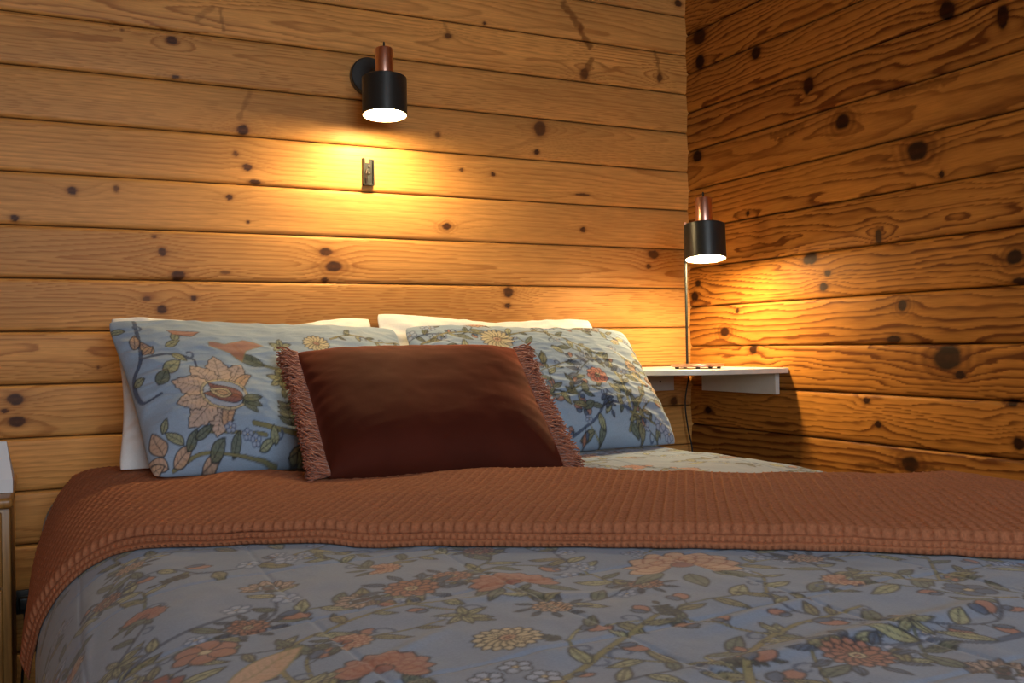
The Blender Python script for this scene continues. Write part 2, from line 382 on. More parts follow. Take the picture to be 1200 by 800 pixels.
# ------------------------------------------------------------------ printed floral cotton
class Canvas:
    def __init__(s, x0, y0, w, h, res, bg):
        s.x0, s.y0, s.res = x0, y0, res; s.W, s.H = int(w * res), int(h * res)
        s.a = np.ones((s.H, s.W, 3)) * lin(bg); s.bg = lin(bg)
        yy, xx = np.mgrid[0:s.H, 0:s.W]
        s.a *= (0.94 + 0.12 * fbm(xx / 60.0, yy / 60.0, 77, 3))[..., None]
    def _win(s, lo, hi):
        i0 = max(0, int((lo[0] - s.x0) * s.res) - 1); i1 = min(s.W, int((hi[0] - s.x0) * s.res) + 2)
        j0 = max(0, int((lo[1] - s.y0) * s.res) - 1); j1 = min(s.H, int((hi[1] - s.y0) * s.res) + 2)
        if i1 <= i0 or j1 <= j0: return None
        X, Y = np.meshgrid(s.x0 + (np.arange(i0, i1) + .5) / s.res, s.y0 + (np.arange(j0, j1) + .5) / s.res)
        return (slice(j0, j1), slice(i0, i1)), X, Y
    def _comp(s, sl, al, col):
        s.a[sl] = s.a[sl] * (1 - al[..., None]) + col * al[..., None]
    def poly(s, pts, fill, out=None, ow=0.0011, alpha=0.9):
        pts = np.asarray(pts, float); m = 0.003
        wn = s._win(pts.min(0) - m, pts.max(0) + m)
        if wn is None: return
        sl, X, Y = wn; A = pts; B = np.roll(pts, -1, 0)
        px = X[..., None]; py = Y[..., None]; ex = B[:, 0] - A[:, 0]; ey = B[:, 1] - A[:, 1]
        l2 = ex ** 2 + ey ** 2 + 1e-12
        t = np.clip(((px - A[:, 0]) * ex + (py - A[:, 1]) * ey) / l2, 0, 1)
        d = np.sqrt(((px - A[:, 0] - t * ex) ** 2 + (py - A[:, 1] - t * ey) ** 2).min(-1))
        cr = ((A[:, 1] > py) != (B[:, 1] > py)) & (px < ex * (py - A[:, 1]) / np.where(ey == 0, 1e-12, ey) + A[:, 0])
        ins = cr.sum(-1) % 2 == 1; sd = np.where(ins, -d, d); e = 0.6 / s.res
        if fill is not None: s._comp(sl, np.clip(0.5 - sd / (2 * e), 0, 1) * alpha, lin(fill))
        if out is not None: s._comp(sl, np.clip(0.5 + (ow - np.abs(sd)) / (2 * e), 0, 1) * 0.85, lin(out))
    def stroke(s, pts, w0, col, w1=None, alpha=0.9):
        pts = np.asarray(pts, float); n = len(pts) - 1; e = 0.6 / s.res; w1 = w0 if w1 is None else w1
        for i in range(n):
            a, b = pts[i], pts[i + 1]; r = w0 + (w1 - w0) * i / max(1, n - 1)
            wn = s._win(np.minimum(a, b) - r - 2 * e, np.maximum(a, b) + r + 2 * e)
            if wn is None: continue
            sl, X, Y = wn; d = b - a; t = np.clip(((X - a[0]) * d[0] + (Y - a[1]) * d[1]) / ((d ** 2).sum() + 1e-12), 0, 1)
            ds = np.hypot(X - a[0] - t * d[0], Y - a[1] - t * d[1])
            s._comp(sl, np.clip(0.5 + (r - ds) / (2 * e), 0, 1) * alpha, lin(col))
    def sample(s, x, y):
        i = np.clip((x - s.x0) * s.res - .5, 0, s.W - 1.001); j = np.clip((y - s.y0) * s.res - .5, 0, s.H - 1.001)
        i0 = i.astype(int); j0 = j.astype(int); fi = (i - i0)[..., None]; fj = (j - j0)[..., None]; a = s.a
        return (a[j0, i0] * (1 - fi) + a[j0, i0 + 1] * fi) * (1 - fj) + (a[j0 + 1, i0] * (1 - fi) + a[j0 + 1, i0 + 1] * fi) * fj

INK = (30, 36, 46); OLIVE = (132, 130, 92); SAGE = (156, 160, 122); DKGRN = (102, 112, 92); TAN = (190, 158, 130); CORAL = (162, 114, 94)
RUST = (140, 84, 70); SLATE = (74, 92, 122); CREAM = (196, 184, 150); PALE = (156, 172, 198)
def rotp(p, a, c):
    p = np.asarray(p, float); ca, sa = math.cos(a), math.sin(a)
    return np.stack([c[0] + p[:, 0] * ca - p[:, 1] * sa, c[1] + p[:, 0] * sa + p[:, 1] * ca], -1)
def leaf(cv, x, y, a, L, W, col=OLIVE, bend=0.15, veins=4, ser=0, ow=0.0014, out=INK):
    t = np.linspace(0, 1, 12); wv = np.sin(PI * t ** 0.8) ** 0.9 * W / 2; sg = bend * L * np.sin(PI * t * 0.5) ** 2
    if ser: wv = wv * (1 + ser * np.where(np.arange(12) % 2, 0.35, -0.15))
    up = np.stack([t * L, sg + wv], -1); dn = np.stack([t * L, sg - wv], -1)[::-1]
    cv.poly(rotp(np.concatenate([up, dn[1:-1]]), a, (x, y)), col, out, ow)
    mid = rotp(np.stack([t * L * 0.95, sg], -1), a, (x, y)); cv.stroke(mid[::2], ow * 0.7, out, alpha=0.7)
    for k in range(veins):
        tt = 0.2 + 0.6 * k / max(1, veins - 1); ww = math.sin(PI * tt ** 0.8) * W / 2 * 0.8; s0 = bend * L * math.sin(PI * tt * .5) ** 2
        for sg_ in (-1, 1):
            cv.stroke(rotp([[tt * L, s0], [min(1, tt + 0.1) * L, s0 + sg_ * ww]], a, (x, y)), ow * 0.5, out, alpha=0.55)
def petal(cv, x, y, a, r0, r1, W, col, out=INK, ow=0.0013, tip=1.0, veins=0):
    t = np.linspace(0, 1, 9); wv = np.array([.35, .6, .8, .95, 1, .97, .85, .6, 0.08]) * W / 2
    up = np.stack([r0 + (r1 - r0) * t, wv], -1); dn = np.stack([r0 + (r1 - r0) * t, -wv], -1)[::-1]
    cv.poly(rotp(np.concatenate([up, dn]), a, (x, y)), col, out, ow)
    if veins:
        cv.stroke(rotp([[r0, 0], [r0 + (r1 - r0) * .85, 0]], a, (x, y)), ow * .6, out, alpha=.6)
        for k in range(veins):
            tt = .2 + .6 * k / veins
            for s_ in (-1, 1):
                cv.stroke(rotp([[r0 + (r1 - r0) * tt, 0], [r0 + (r1 - r0) * (tt + .17), s_ * W * .36]], a, (x, y)), ow * .5, out, alpha=.6)
def disc(cv, x, y, r, col, out=INK, ow=0.0009, sq=1.0, a=0):
    t = np.linspace(0, 2 * PI, 17)[:-1]; cv.poly(rotp(np.stack([r * np.cos(t), r * sq * np.sin(t)], -1), a, (x, y)), col, out, ow)
def daisy(cv, x, y, r, n=12, col=CORAL, cc=CREAM, sep=True, a0=0.0, sepc=SLATE, rows=1):
    if sep:
        for k in range(9):
            a = a0 + 2 * PI * k / 9 + .2; leaf(cv, x + math.cos(a) * r * 1.0, y + math.sin(a) * r * 1.0, a, r * 0.85, r * 0.34, sepc, 0.2, 0)
    for q in range(rows):
        rr = r * (1 - 0.27 * q)
        for k in range(n):
            petal(cv, x, y, a0 + 2 * PI * (k + .5 * q) / n, rr * .2, rr, rr * 2 * PI / n * .98, col)
    disc(cv, x, y, r * .24, cc); disc(cv, x, y, r * .1, CORAL)
def peony(cv, x, y, r, a, col=CORAL, edge=RUST):
    for k in range(3):
        b = a + PI + (k - 1) * .75; leaf(cv, x + math.cos(b) * r * .6, y + math.sin(b) * r * .6, b, r * .9, r * .34, DKGRN, .1, 3)
    for q, (rr, n, sp) in enumerate(((1.0, 9, 3.9), (.82, 8, 3.6), (.62, 6, 3.2), (.42, 5, 2.6))):
        for k in range(n):
            b = a - sp / 2 + sp * k / (n - 1) ; petal(cv, x, y, b, r * rr * .3, r * rr, r * rr * .46, col if q % 2 == 0 else tuple(int(c * .9 + 18) for c in col), edge if q else INK)
    disc(cv, x, y, r * .2, edge)
def protea(cv, x, y, r, a):
    """the large fan-petalled bloom: serrated tan petals round a layered eye"""
    for k in (0, 6, 1, 5, 2, 4, 3):
        b = a - 1.7 + 3.4 * k / 6; L = r * (.84 if k % 2 else .74)
        leaf(cv, x + math.cos(b) * r * .26, y + math.sin(b) * r * .26, b, L, r * .50, (198, 174, 156), .06, 6, ser=.45, ow=.0013)
    for s_ in (-1, 1):   # the two folded petals beside the stalk
        b = a + PI + s_ * .95; leaf(cv, x + math.cos(b) * r * .15, y + math.sin(b) * r * .15, b - s_ * .3, r * .62, r * .34, TAN, .55 * s_, 6, ow=.0013)
    disc(cv, x, y, r * .50, CREAM, sq=.84, a=a); disc(cv, x, y, r * .44, PALE, sq=.82, a=a)
    for k in range(24):
        b = 2 * PI * k / 24; p = rotp([[r * .44 * math.cos(b), r * .36 * math.sin(b)], [r * .50 * math.cos(b), r * .42 * math.sin(b)]], a, (x, y)); cv.stroke(p, .0007, INK, alpha=.7)
    for s_ in (-1, 1):   # red-brown halves of the bud, open like a pod
        c_ = (x + math.cos(a + PI) * r * .40, y + math.sin(a + PI) * r * .40)
        leaf(cv, c_[0], c_[1], a + s_ * .42, r * .80, r * .30, RUST, -.22 * s_, 8, ow=.0012)
    leaf(cv, x - math.cos(a) * r * .16, y - math.sin(a) * r * .16, a, r * .48, r * .30, CREAM, 0, 5, ow=.0012)
    leaf(cv, x - math.cos(a) * r * .10, y - math.sin(a) * r * .10, a, r * .30, r * .16, TAN, 0, 0)
    for s_ in (-.5, 0, .5):
        leaf(cv, x + math.cos(a + PI) * r * .4, y + math.sin(a + PI) * r * .4, a + PI + s_, r * .42, r * .2, DKGRN, .1, 3)
def starflower(cv, x, y, r, col=PALE, out=SLATE, n=5, a0=0.3):
    for k in range(n): petal(cv, x, y, a0 + 2 * PI * k / n, r * .15, r, r * .8, col, out)
    disc(cv, x, y, r * .2, CREAM, out)
def curl(cv, x, y, a, r, w=.0022, col=SLATE, s_=1):
    t = np.linspace(0, 4.6, 16); rr = r * (1 - t / 5.6)
    pts = np.stack([rr * np.sin(t), s_ * (r - rr * np.cos(t))], -1); cv.stroke(rotp(pts, a, (x, y)), w, col, w * .6)
def sprig(cv, x, y, a, L, n=4, col=DKGRN, lw=.30):
    e = (x + math.cos(a) * L, y + math.sin(a) * L); cv.stroke([[x, y], e], .0011, INK)
    for k in range(n):
        t = .2 + .7 * k / n
        for s_ in (-1, 1): leaf(cv, x + math.cos(a) * L * t, y + math.sin(a) * L * t, a + s_ * .75, L * lw * (1.15 - t * .5), L * lw * .42, col, .12 * s_, 0)
    leaf(cv, e[0], e[1], a, L * lw * .8, L * lw * .38, col, 0, 0)
def vine(cv, pts, w=.0028, col=OLIVE, r=None, leafL=.035, lv=True, step=.035, side=None, lc=(OLIVE, SAGE, DKGRN)):
    q = catmull([(p[0], p[1]) for p in pts], 8)
    cv.stroke(q, w + .0009, INK, w * .6 + .0009); cv.stroke(q, w, col, w * .6)
    if not lv: return
    acc = 0; s_ = 1
    for i in range(1, len(q)):
        d = q[i] - q[i - 1]; acc += math.hypot(*d)
        if acc > step:
            acc = 0; s_ = -s_; a = math.atan2(d[1], d[0]) + s_ * r.uniform(.5, 1.1); L = leafL * r.uniform(.7, 1.25)
            if r.random() < .13: curl(cv, q[i][0], q[i][1], a, L * .35, s_=s_)
            elif r.random() < .12: starflower(cv, q[i][0] + math.cos(a) * L * .5, q[i][1] + math.sin(a) * L * .5, L * .4, a0=r.random() * 6)
            elif r.random() < .15:
                cv.stroke([q[i], q[i] + np.array([math.cos(a), math.sin(a)]) * L * .4], .001, INK)
                petal(cv, q[i][0], q[i][1], a, L * .35, L, L * .4, CORAL); petal(cv, q[i][0], q[i][1], a + .4, L * .3, L * .8, L * .3, SLATE)
            else: leaf(cv, q[i][0], q[i][1], a, L, L * r.uniform(.32, .46), r.choice(lc), .15 * s_, 3)
def scatter(cv, x0, x1, y0, y1, seed, sp=.17, sc=1.0, skip=()):
    """all-over trailing vines with leaves, then blooms"""
    r = random.Random(seed); nx = int((x1 - x0) / sp) + 1; ny = int((y1 - y0) / sp) + 1; G = {}
    for i in range(-1, nx + 1):
        for j in range(-1, ny + 1):
            G[i, j] = (x0 + (i + .5 + (.5 if j % 2 else 0) + r.uniform(-.25, .25)) * sp, y0 + (j + .5 + r.uniform(-.25, .25)) * sp)
    for (i, j), p in G.items():
        for q in ((i + 1, j), (i, j + 1)):
            if q in G and r.random() < .8:
                b = G[q]; m = ((p[0] + b[0]) / 2 + r.uniform(-.35, .35) * sp, (p[1] + b[1]) / 2 + r.uniform(-.35, .35) * sp)
                vine(cv, [p, m, b], .0019 * sc, r.choice((OLIVE, SAGE, SLATE, DKGRN)), r, .050 * sc, step=.024 * sc)
    for (i, j), p in G.items():
        if any(math.hypot(p[0] - s_[0], p[1] - s_[1]) < s_[2] for s_ in skip): continue
        k = r.random(); R = sp * r.uniform(.20, .27)
        if k < .2: daisy(cv, *p, R * .75, 12, r.choice((CORAL, TAN)), a0=r.random(), rows=2)
        elif k < .42: peony(cv, *p, R, r.random() * 6.3, r.choice((CORAL, TAN, CREAM)))
        elif k < .55: protea(cv, *p, R * 1.15, r.random() * 6.3)
        elif k < .75: sprig(cv, *p, r.random() * 6.3, R * 1.7)
        elif k < .88:
            for q in range(3): starflower(cv, p[0] + r.uniform(-.5, .5) * R * 1.6, p[1] + r.uniform(-.5, .5) * R * 1.6, R * .4, a0=r.random() * 6)
        else:
            for q in range(6): leaf(cv, *p, q * 1.05 + r.random(), R, R * .36, SAGE, .1, 3)

# ------------------------------------------------------------------ bed
ZT = 0.58          # top of the duvet
XL, XR = -2.035, -0.462
YF = -2.42
def side_profile(e, r, flare=0.0):
    """e = distance past the line where the top starts to curve -> (outward, down)"""
    q = r * PI / 2
    a = np.clip(e, 0, q) / r; over = np.clip(e - q, 0, None)
    return r * np.sin(a) + over * flare + np.clip(e, None, 0), r * (1 - np.cos(a)) + over
RL, RR, RF = 0.165, 0.075, 0.10
def bed_surface(X, Y, off=0.0, flare=0.02):
    """flat cloth coordinates -> points on the made bed, off metres above it"""
    eL = (XL + RL) - X; eR = X - (XR - RR); eF = (YF + RF) - Y
    oL, dL = side_profile(np.maximum(eL, 0), RL + off, flare); oR, dR = side_profile(np.maximum(eR, 0), RR + off, flare)
    oF, dF = side_profile(np.maximum(eF, 0), RF + off, flare)
    x = np.where(eL > 0, XL + RL - oL, np.where(eR > 0, XR - RR + oR, X)); y = np.where(eF > 0, YF + RF - oF, Y)
    wav = (fbm(X * 3.2, Y * 3.2, 5, 3) - .5) * .016 + (fbm(X * 13, Y * 10, 8, 3) - .5) * .007
    crown = -0.018 * sstep(1.55, 1.95, -X)
    drop = dL + dR + dF
    dent = .010 * sstep(-.72, -.62, Y) * sstep(1.02, 1.14, -X)                       # the pillows press the bedding down
    dent = np.maximum(dent, .008 * sstep(-1.00, -.93, Y) * sstep(1.00, 1.06, -X) * sstep(-1.62, -1.56, X))   # and the cushion
    z = ZT + off + wav * np.clip(1 - drop / .1, .3, 1) + crown - dent - drop
    x = x + np.where(drop > .1, (vnoise(Y * 7, X * 2, 3) - .5) * .02 * np.clip((drop - .1) / .1, 0, 1), 0)
    return np.stack([x, y, np.maximum(z, 0.12 + 0 * z)], -1)

bed = thing('double_bed', (-1.26, -1.15, 0), 'low double bed pushed against the pine plank wall, covered by the floral duvet', 'bed')
def local(o, mb_o):  # move a part built in world space under its thing
    mb_o.location = -Vector(o.location); return mb_o
local(bed, MB().box((-1.97, -2.2, 0.27), (-0.55, -0.06, 0.50), 0.04).build('mattress', m_mattress, bed))
local(bed, MB().box((-1.95, -2.17, 0.12), (-0.57, -0.06, 0.265), 0.01).build('bed_base', m_oak, bed))
for sx in (-1.88, -0.64):
    for sy in (-2.1, -0.14):
        local(bed, MB().lathe([(0.02, 0), (0.028, 0.12)], (sx, sy, 0), 16).build('leg', m_oak, bed))

cv = Canvas(-2.42, -2.75, 2.3, 2.6, 800, (126, 144, 170))
pinned = []
def bp(px, py):
    p = on_z(px, py, ZT); return (p.x, p.y)
for (px, py, R) in ((450, 768, .075), (1005, 764, .075), (800, 664, .09), (602, 680, .08), (482, 682, .06), (595, 742, .06), (265, 780, .07), (240, 738, .05), (140, 775, .07), (1135, 690, .06), (900, 690, .05)):
    b = bp(px, py); pinned.append((b[0], b[1], R * .9))
scatter(cv, -2.42, -.2, -2.75, -.2, 12, .128, .86, pinned)
def P_(i): return pinned[i][0], pinned[i][1]
AW = YAW  # motifs seen upright from the foot of the bed
def upv(deg): return math.radians(90 + deg) - AW
r_ = random.Random(4)
vine(cv, [bp(640, 800), bp(690, 770), bp(745, 735), bp(770, 720)], .004, OLIVE, r_, .035)
vine(cv, [bp(370, 800), bp(330, 745), bp(450, 705), bp(560, 695)], .003, OLIVE, r_, .04)
vine(cv, [bp(880, 800), bp(878, 765), bp(920, 735), bp(1010, 710)], .004, OLIVE, r_, .04)
vine(cv, [bp(1200, 740), bp(1150, 750), bp(1090, 745), bp(1050, 755)], .004, SLATE, r_, .045)
vine(cv, [bp(60, 790), bp(110, 760), bp(160, 730), bp(290, 700)], .004, SLATE, r_, .045)
peony(cv, *P_(0), .047, upv(0), CORAL); daisy(cv, *P_(1), .034, 14, CORAL, CREAM, True, .2, SLATE, rows=2)
peony(cv, *P_(2), .075, upv(0), TAN); peony(cv, *P_(3), .055, upv(20), CORAL); daisy(cv, *P_(4), .035, 12, CORAL, rows=2)
daisy(cv, *P_(5), .036, 16, CREAM, TAN, False, rows=2); leaf(cv, *P_(6), upv(-35), .11, .045, TAN, .2, 7, out=OLIVE)
starflower(cv, *P_(7), .035, CORAL, INK, 6); peony(cv, *P_(8), .06, upv(-20), RUST, SLATE); starflower(cv, *P_(9), .03, SLATE, INK)
for s_ in range(3): starflower(cv, *bp(570 + s_ * 34, 785 - (s_ % 2) * 12), .017, PALE, INK)
xs = np.concatenate([np.linspace(-2.40, -2.10, 60)[:-1], np.arange(-2.10, -0.42, 0.0022), np.linspace(-.42, -.12, 40)])
ys = np.concatenate([np.linspace(-2.72, -2.40, 40)[:-1], np.arange(-2.40, -1.2, 0.0027), np.arange(-1.2, -.45, .005), np.linspace(-.45, -.06, 24)])
X, Y = np.meshgrid(xs, ys)
pos = bed_surface(X, Y)
# soft pressed creases and the quilting seams
def crease(pos, X, Y, a, b, h, wd):
    d = np.array([b[0] - a[0], b[1] - a[1]]); L2 = (d ** 2).sum(); t = np.clip(((X - a[0]) * d[0] + (Y - a[1]) * d[1]) / L2, 0, 1)
    ds = np.hypot(X - a[0] - t * d[0], Y - a[1] - t * d[1]); pos[..., 2] += h * np.exp(-(ds / wd) ** 2) * np.sin(PI * np.clip(t, .02, .98)) ** .5
for a, b, h, wd in (((790, 792), (1195, 700), .007, .018), ((820, 735), (960, 700), .004, .012), ((60, 760), (100, 650), .004, .012), ((500, 700), (760, 690), .003, .012), ((360, 790), (520, 730), .003, .01)):
    crease(pos, X, Y, bp(*a), bp(*b), h, wd)
for gx in np.arange(-2.0, -.5, .235): pos[..., 2] -= .0018 * np.exp(-((X - gx - .01 * np.sin(Y * 5)) / .003) ** 2)
for gy in np.arange(-2.4, -.3, .235): pos[..., 2] -= .0018 * np.exp(-((Y - gy - .01 * np.sin(X * 5)) / .004) ** 2)
duv = obj('duvet', mesh_np('duvet', pos, grid_faces(len(ys), len(xs)), cv.sample(X, Y)), m_print)
tag(duv, 'grey-blue floral duvet with olive leaves and coral blooms, spread over the bed', 'duvet')

# waffle throw folded in three, laid slantwise over the bed
ev = np.array([.804, -.595]); nv_ = np.array([.595, .804])
def throw_layer(name, b0, b1, zlo, th, cell, da, db, amp, a0, a1, wv):
    As = np.arange(a0, a1, da); half = th / 2
    nb = max(3, int((b1 - b0 - th) / db)); bb = np.linspace(b0 + half, b1 - half, nb)
    arc = np.linspace(-PI / 2, PI / 2, 9)[1:-1]
    # outline: top front->back, back round, underside back->front, front round
    ob = list(bb) + [b1 - half + half * math.cos(PI / 2 - t - PI / 2) for t in arc] ; oz = [th] * nb + [half + half * math.sin(-t) for t in arc]
    under = np.linspace(b1 - half, b0 + half, 12); ob += list(under); oz += [0] * 12
    ob += [b0 + half - half * math.cos(t) for t in arc]; oz += [half + half * math.sin(t) for t in arc]
    n = len(ob); ob = np.array(ob); oz = np.array(oz)
    sb = np.concatenate([[0], np.cumsum(np.hypot(np.diff(ob), np.diff(oz)))])
    # outward direction in the (b, z) plane
    tb = np.roll(ob, -1) - np.roll(ob, 1); tz = np.roll(oz, -1) - np.roll(oz, 1); l = np.hypot(tb, tz) + 1e-9; nbv, nzv = -tz / l, tb / l
    A, _ = np.meshgrid(As, ob); Bm = np.repeat(ob[:, None], len(As), 1); Z = np.repeat(oz[:, None], len(As), 1); S = np.repeat(sb[:, None], len(As), 1)
    ridge = np.maximum(np.abs(np.cos(PI * A / cell)) ** 4, np.abs(np.cos(PI * S / cell)) ** 4) 
    h = amp * (ridge - .6)
    q = np.clip((Bm - b0) / (b1 - b0), 0, 1); A0 = A; A = A - q * .30 * sstep(.55, 1.23, -A0); Bm = Bm + q * .25 * sstep(.7, 1.25, -A0)
    Bm = Bm + nbv[:, None] * h + wv * (fbm(A * 2.3, A * 0 + 3.1, 9, 2) - .5) * .03; Z = Z + nzv[:, None] * h
    Z = Z + (fbm(A * 6, Bm * 6, 14, 2) - .5) * .006 * (Z > th * .5)
    Xc = A * ev[0] + Bm * nv_[0]; Yc = A * ev[1] + Bm * nv_[1]
    p0 = bed_surface(Xc, Yc, 0.0, .12); p1 = bed_surface(Xc, Yc, 0.02, .12); dr = (p1 - p0); dr /= np.linalg.norm(dr, axis=-1, keepdims=True)
    pos = p0 + dr * (Z + zlo)[..., None]
    f = grid_faces(n + 1, len(As)); f = f % (n * len(As))
    vs = pos.reshape(-1, 3); m = len(As)
    caps = []
    return vs, f, [[i * m for i in range(n)], [i * m + m - 1 for i in range(n)][::-1]]
# length coordinate: a = p . ev ; the left end hangs over the side
aL = (np.array([-2.205, -.95]) @ ev)
thr = None
parts = []
for (b0, b1, zlo, th, cell, da, db, amp, wv, d) in ((-2.078, -1.51, .0175, .0145, .016, .0024, .0024, .0052, .6, 0), (-2.086, -1.53, .0105, .0075, .010, .002, .02, .0030, .5, .008), (-2.092, -1.50, .0030, .0075, .010, .002, .02, .0030, .8, .015)):
    parts.append(throw_layer('x', b0, b1, zlo, th, cell, da, db, amp, aL + d, 1.17 + .5 - d, wv))
V = []; Fq = []; n0 = 0; ng = []
for vs, f, caps in parts:
    V.append(vs); Fq.append(f + n0); ng += [[i + n0 for i in c] for c in caps]; n0 += len(vs)
me = mesh_np('waffle_throw', np.concatenate(V), np.concatenate(Fq))
import bmesh
bm = bmesh.new(); bm.from_mesh(me); bm.verts.ensure_lookup_table()
for c in ng:
    try: bm.faces.new([bm.verts[i] for i in c]).smooth = False
    except ValueError: pass
bmesh.ops.recalc_face_normals(bm, faces=bm.faces[:]); bm.to_mesh(me); bm.free()
thr = obj('throw_blanket', me, m_rust)
tag(thr, 'rust orange waffle-weave throw folded across the middle of the bed, hanging over its left side', 'blanket')

# ------------------------------------------------------------------ pillows
def pillow_mesh(name, TL, TR, BL, BR, tf, tb, seed, res, pinch=(.03, .05), power=2.6, wr=.006, canvas=None, size=None, plumplow=0.25, zmin=None, topsag=0.0, fold=1.0, corner=.035):
    TL, TR, BL, BR = [np.array(p, float) for p in (TL, TR, BL, BR)]
    W = (np.linalg.norm(TR - TL) + np.linalg.norm(BR - BL)) / 2; H = (np.linalg.norm(TL - BL) + np.linalg.norm(TR - BR)) / 2
    nu = int(W / res); nv = int(H / res)
    # denser towards the seam
    def dens(n):
        t = np.linspace(-1, 1, n); return np.sign(t) * (1 - (1 - np.abs(t)) ** 1.25)
    us, vs = dens(nu), dens(nv); U, Vv = np.meshgrid(us, vs)
    nrm = np.cross(TR - TL, TL - BL); nrm /= np.linalg.norm(nrm)
    if nrm[1] > 0: nrm = -nrm
    def surf(sign, t):
        u = U * (1 - pinch[0] * (1 - Vv ** 2)); v = Vv * (1 - pinch[1] * (1 - U ** 2) * sstep(-.6, .6, Vv))
        v = v - topsag * (Vv > 0) * Vv * np.exp(-((U - .1) / .45) ** 2)
        cr = 1 - corner * (np.abs(U) * np.abs(Vv)) ** 9; u = u * cr; v = v * cr
        su, sv = (u + 1) / 2, (v + 1) / 2
        p = ((TL * (1 - su[..., None]) + TR * su[..., None]) * sv[..., None] + (BL * (1 - su[..., None]) + BR * su[..., None]) * (1 - sv[..., None]))
        e = (np.clip(1 - np.abs(U) ** power, 0, 1) * np.clip(1 - np.abs(Vv) ** power, 0, 1)) ** .5
        th = t * e * (1 + plumplow * (-Vv))
        edge = np.clip(1 - e, 0, 1); ew = sstep(0, .35, e)
        ang = np.arctan2(Vv, U)
        wrk = (fbm(U * 2.4 + seed, Vv * 2.0, seed, 3) - .5) * wr * 2.2 * ew
        wrk += (np.abs(fbm(U * 5 + 3 * Vv + seed, Vv * 9 - U * 2, seed + 4, 2) - .5) * -2 + .25) * wr * .8 * ew * fold
        wrk += np.sin(ang * 34 + 5 * vnoise(U * 3, Vv * 3, seed)) * wr * .35 * edge ** 1.5 * ew
        return p + nrm * (sign * (th + wrk))[..., None] , e
    f_, e = surf(1, tf); b_, _ = surf(-1, tb)
    if zmin is not None:
        for q in (f_, b_):
            zz = q[..., 2]; q[..., 2] = np.where(zz < zmin, zmin + (zz - zmin) * .1, zz)
    n = nu * nv; verts = np.concatenate([f_.reshape(-1, 3), b_.reshape(-1, 3)])
    # share the seam ring
    idx = np.arange(n).reshape(nv, nu); ring = np.zeros((nv, nu), bool); ring[0] = ring[-1] = True; ring[:, 0] = ring[:, -1] = True
    remap = np.where(ring.ravel(), np.arange(n), np.arange(n) + n)
    fa = grid_faces(nv, nu); fb = remap[grid_faces(nv, nu, True)]
    faces = np.concatenate([fa, fb])
    used = np.zeros(2 * n, bool); used[faces.ravel()] = True; newi = np.cumsum(used) - 1
    col = None
    if canvas is not None:
        w_, h_ = size; cf = canvas.sample((U + 1) / 2 * w_, (Vv + 1) / 2 * h_); cb = canvas.sample(w_ - (U + 1) / 2 * w_, (Vv + 1) / 2 * h_)
        col = np.concatenate([cf.reshape(-1, 3), cb.reshape(-1, 3)])[used]
    return mesh_np(name, verts[used], newi[faces], col), (TL, TR, BL, BR, nrm)
Z0 = .86
def W_(x, y, z): return (x, y, z + Z0)
ZB_ = -.268
me, _ = pillow_mesh('pillow', W_(-1.882, -.16, .084), W_(-1.19, -.12, .084), W_(-1.885, -.45, -.274), W_(-1.2, -.42, ZB_), .045, .05, 21, .008, topsag=.12, zmin=.598, pinch=(.075, .04), wr=.012)
tag(obj('pillow', me, m_linen), 'white bed pillow behind the big-bloom floral pillow, its end showing at the bed edge', 'pillow', 'white pillows against the wall')
me, _ = pillow_mesh('pillow', W_(-1.20, -.17, .096), W_(-.485, -.14, .078), W_(-1.2, -.42, ZB_), W_(-.52, -.42, ZB_), .045, .05, 22, .008, zmin=.588, topsag=.07, wr=.012)
tag(obj('pillow', me, m_linen), 'white bed pillow behind the right floral pillow, nearer the corner shelf', 'pillow', 'white pillows against the wall')

BGP = (146, 168, 192)
c1 = Canvas(0, 0, .74, .47, 1000, BGP); r_ = random.Random(8)
VY, VV = [376, 385, 417, 434, 470, 505, 552], [.46, .40, .28, .235, .15, .07, 0]
def q1(px, py):
    s = (py - 380) / 175; l = 122 + 50 * s; return ((px - l) / (476 - 8 * s - l) * .73, float(np.interp(py, VY, VV)))
vine(c1, [q1(150, 378), q1(148, 410), q1(140, 430), q1(150, 458), q1(168, 455)], .0035, SLATE, r_, .03, lv=False)
vine(c1, [q1(148, 412), q1(175, 412), q1(200, 418), q1(205, 428)], .003, SLATE, r_, lv=False); curl(c1, *q1(196, 418), -.3, .016, .003)
curl(c1, *q1(152, 385), .5, .014, .003)
for (x, y, a, L, w, c) in ((160, 410, 100, .05, .025, TAN), (143, 402, 70, .05, .022, TAN), (150, 408, 30, .035, .02, TAN), (175, 405, 20, .04, .022, SAGE), (185, 400, 60, .035, .02, SAGE), (170, 432, 30, .055, .035, SAGE), (165, 445, 50, .05, .032, DKGRN), (180, 412, -50, .04, .02, SAGE),
    (137, 384, 160, .04, .018, SAGE), (140, 435, 10, .025, .02, SAGE)):
    leaf(c1, *q1(x, y), math.radians(a), L, w, c, .1, 4)
vine(c1, [q1(262, 505), q1(300, 520), q1(345, 535), q1(380, 550)], .006, OLIVE, r_, .035, step=.06)
vine(c1, [q1(275, 522), q1(240, 515), q1(215, 508)], .0035, OLIVE, r_, .03, lv=False)
vine(c1, [q1(315, 440), q1(290, 436), q1(262, 420), q1(250, 408)], .0045, DKGRN, r_, .03, lv=False)
leaf(c1, *q1(280, 432), math.radians(140), .085, .03, DKGRN, .1, 5)
c1.poly([q1(*p) for p in ((222, 404), (240, 407), (262, 402), (285, 408), (262, 414), (256, 426), (243, 415), (222, 408))], CORAL, OLIVE)
c1.poly([q1(*p) for p in ((180, 388), (200, 391), (215, 393), (205, 398), (185, 394))], CORAL, INK)
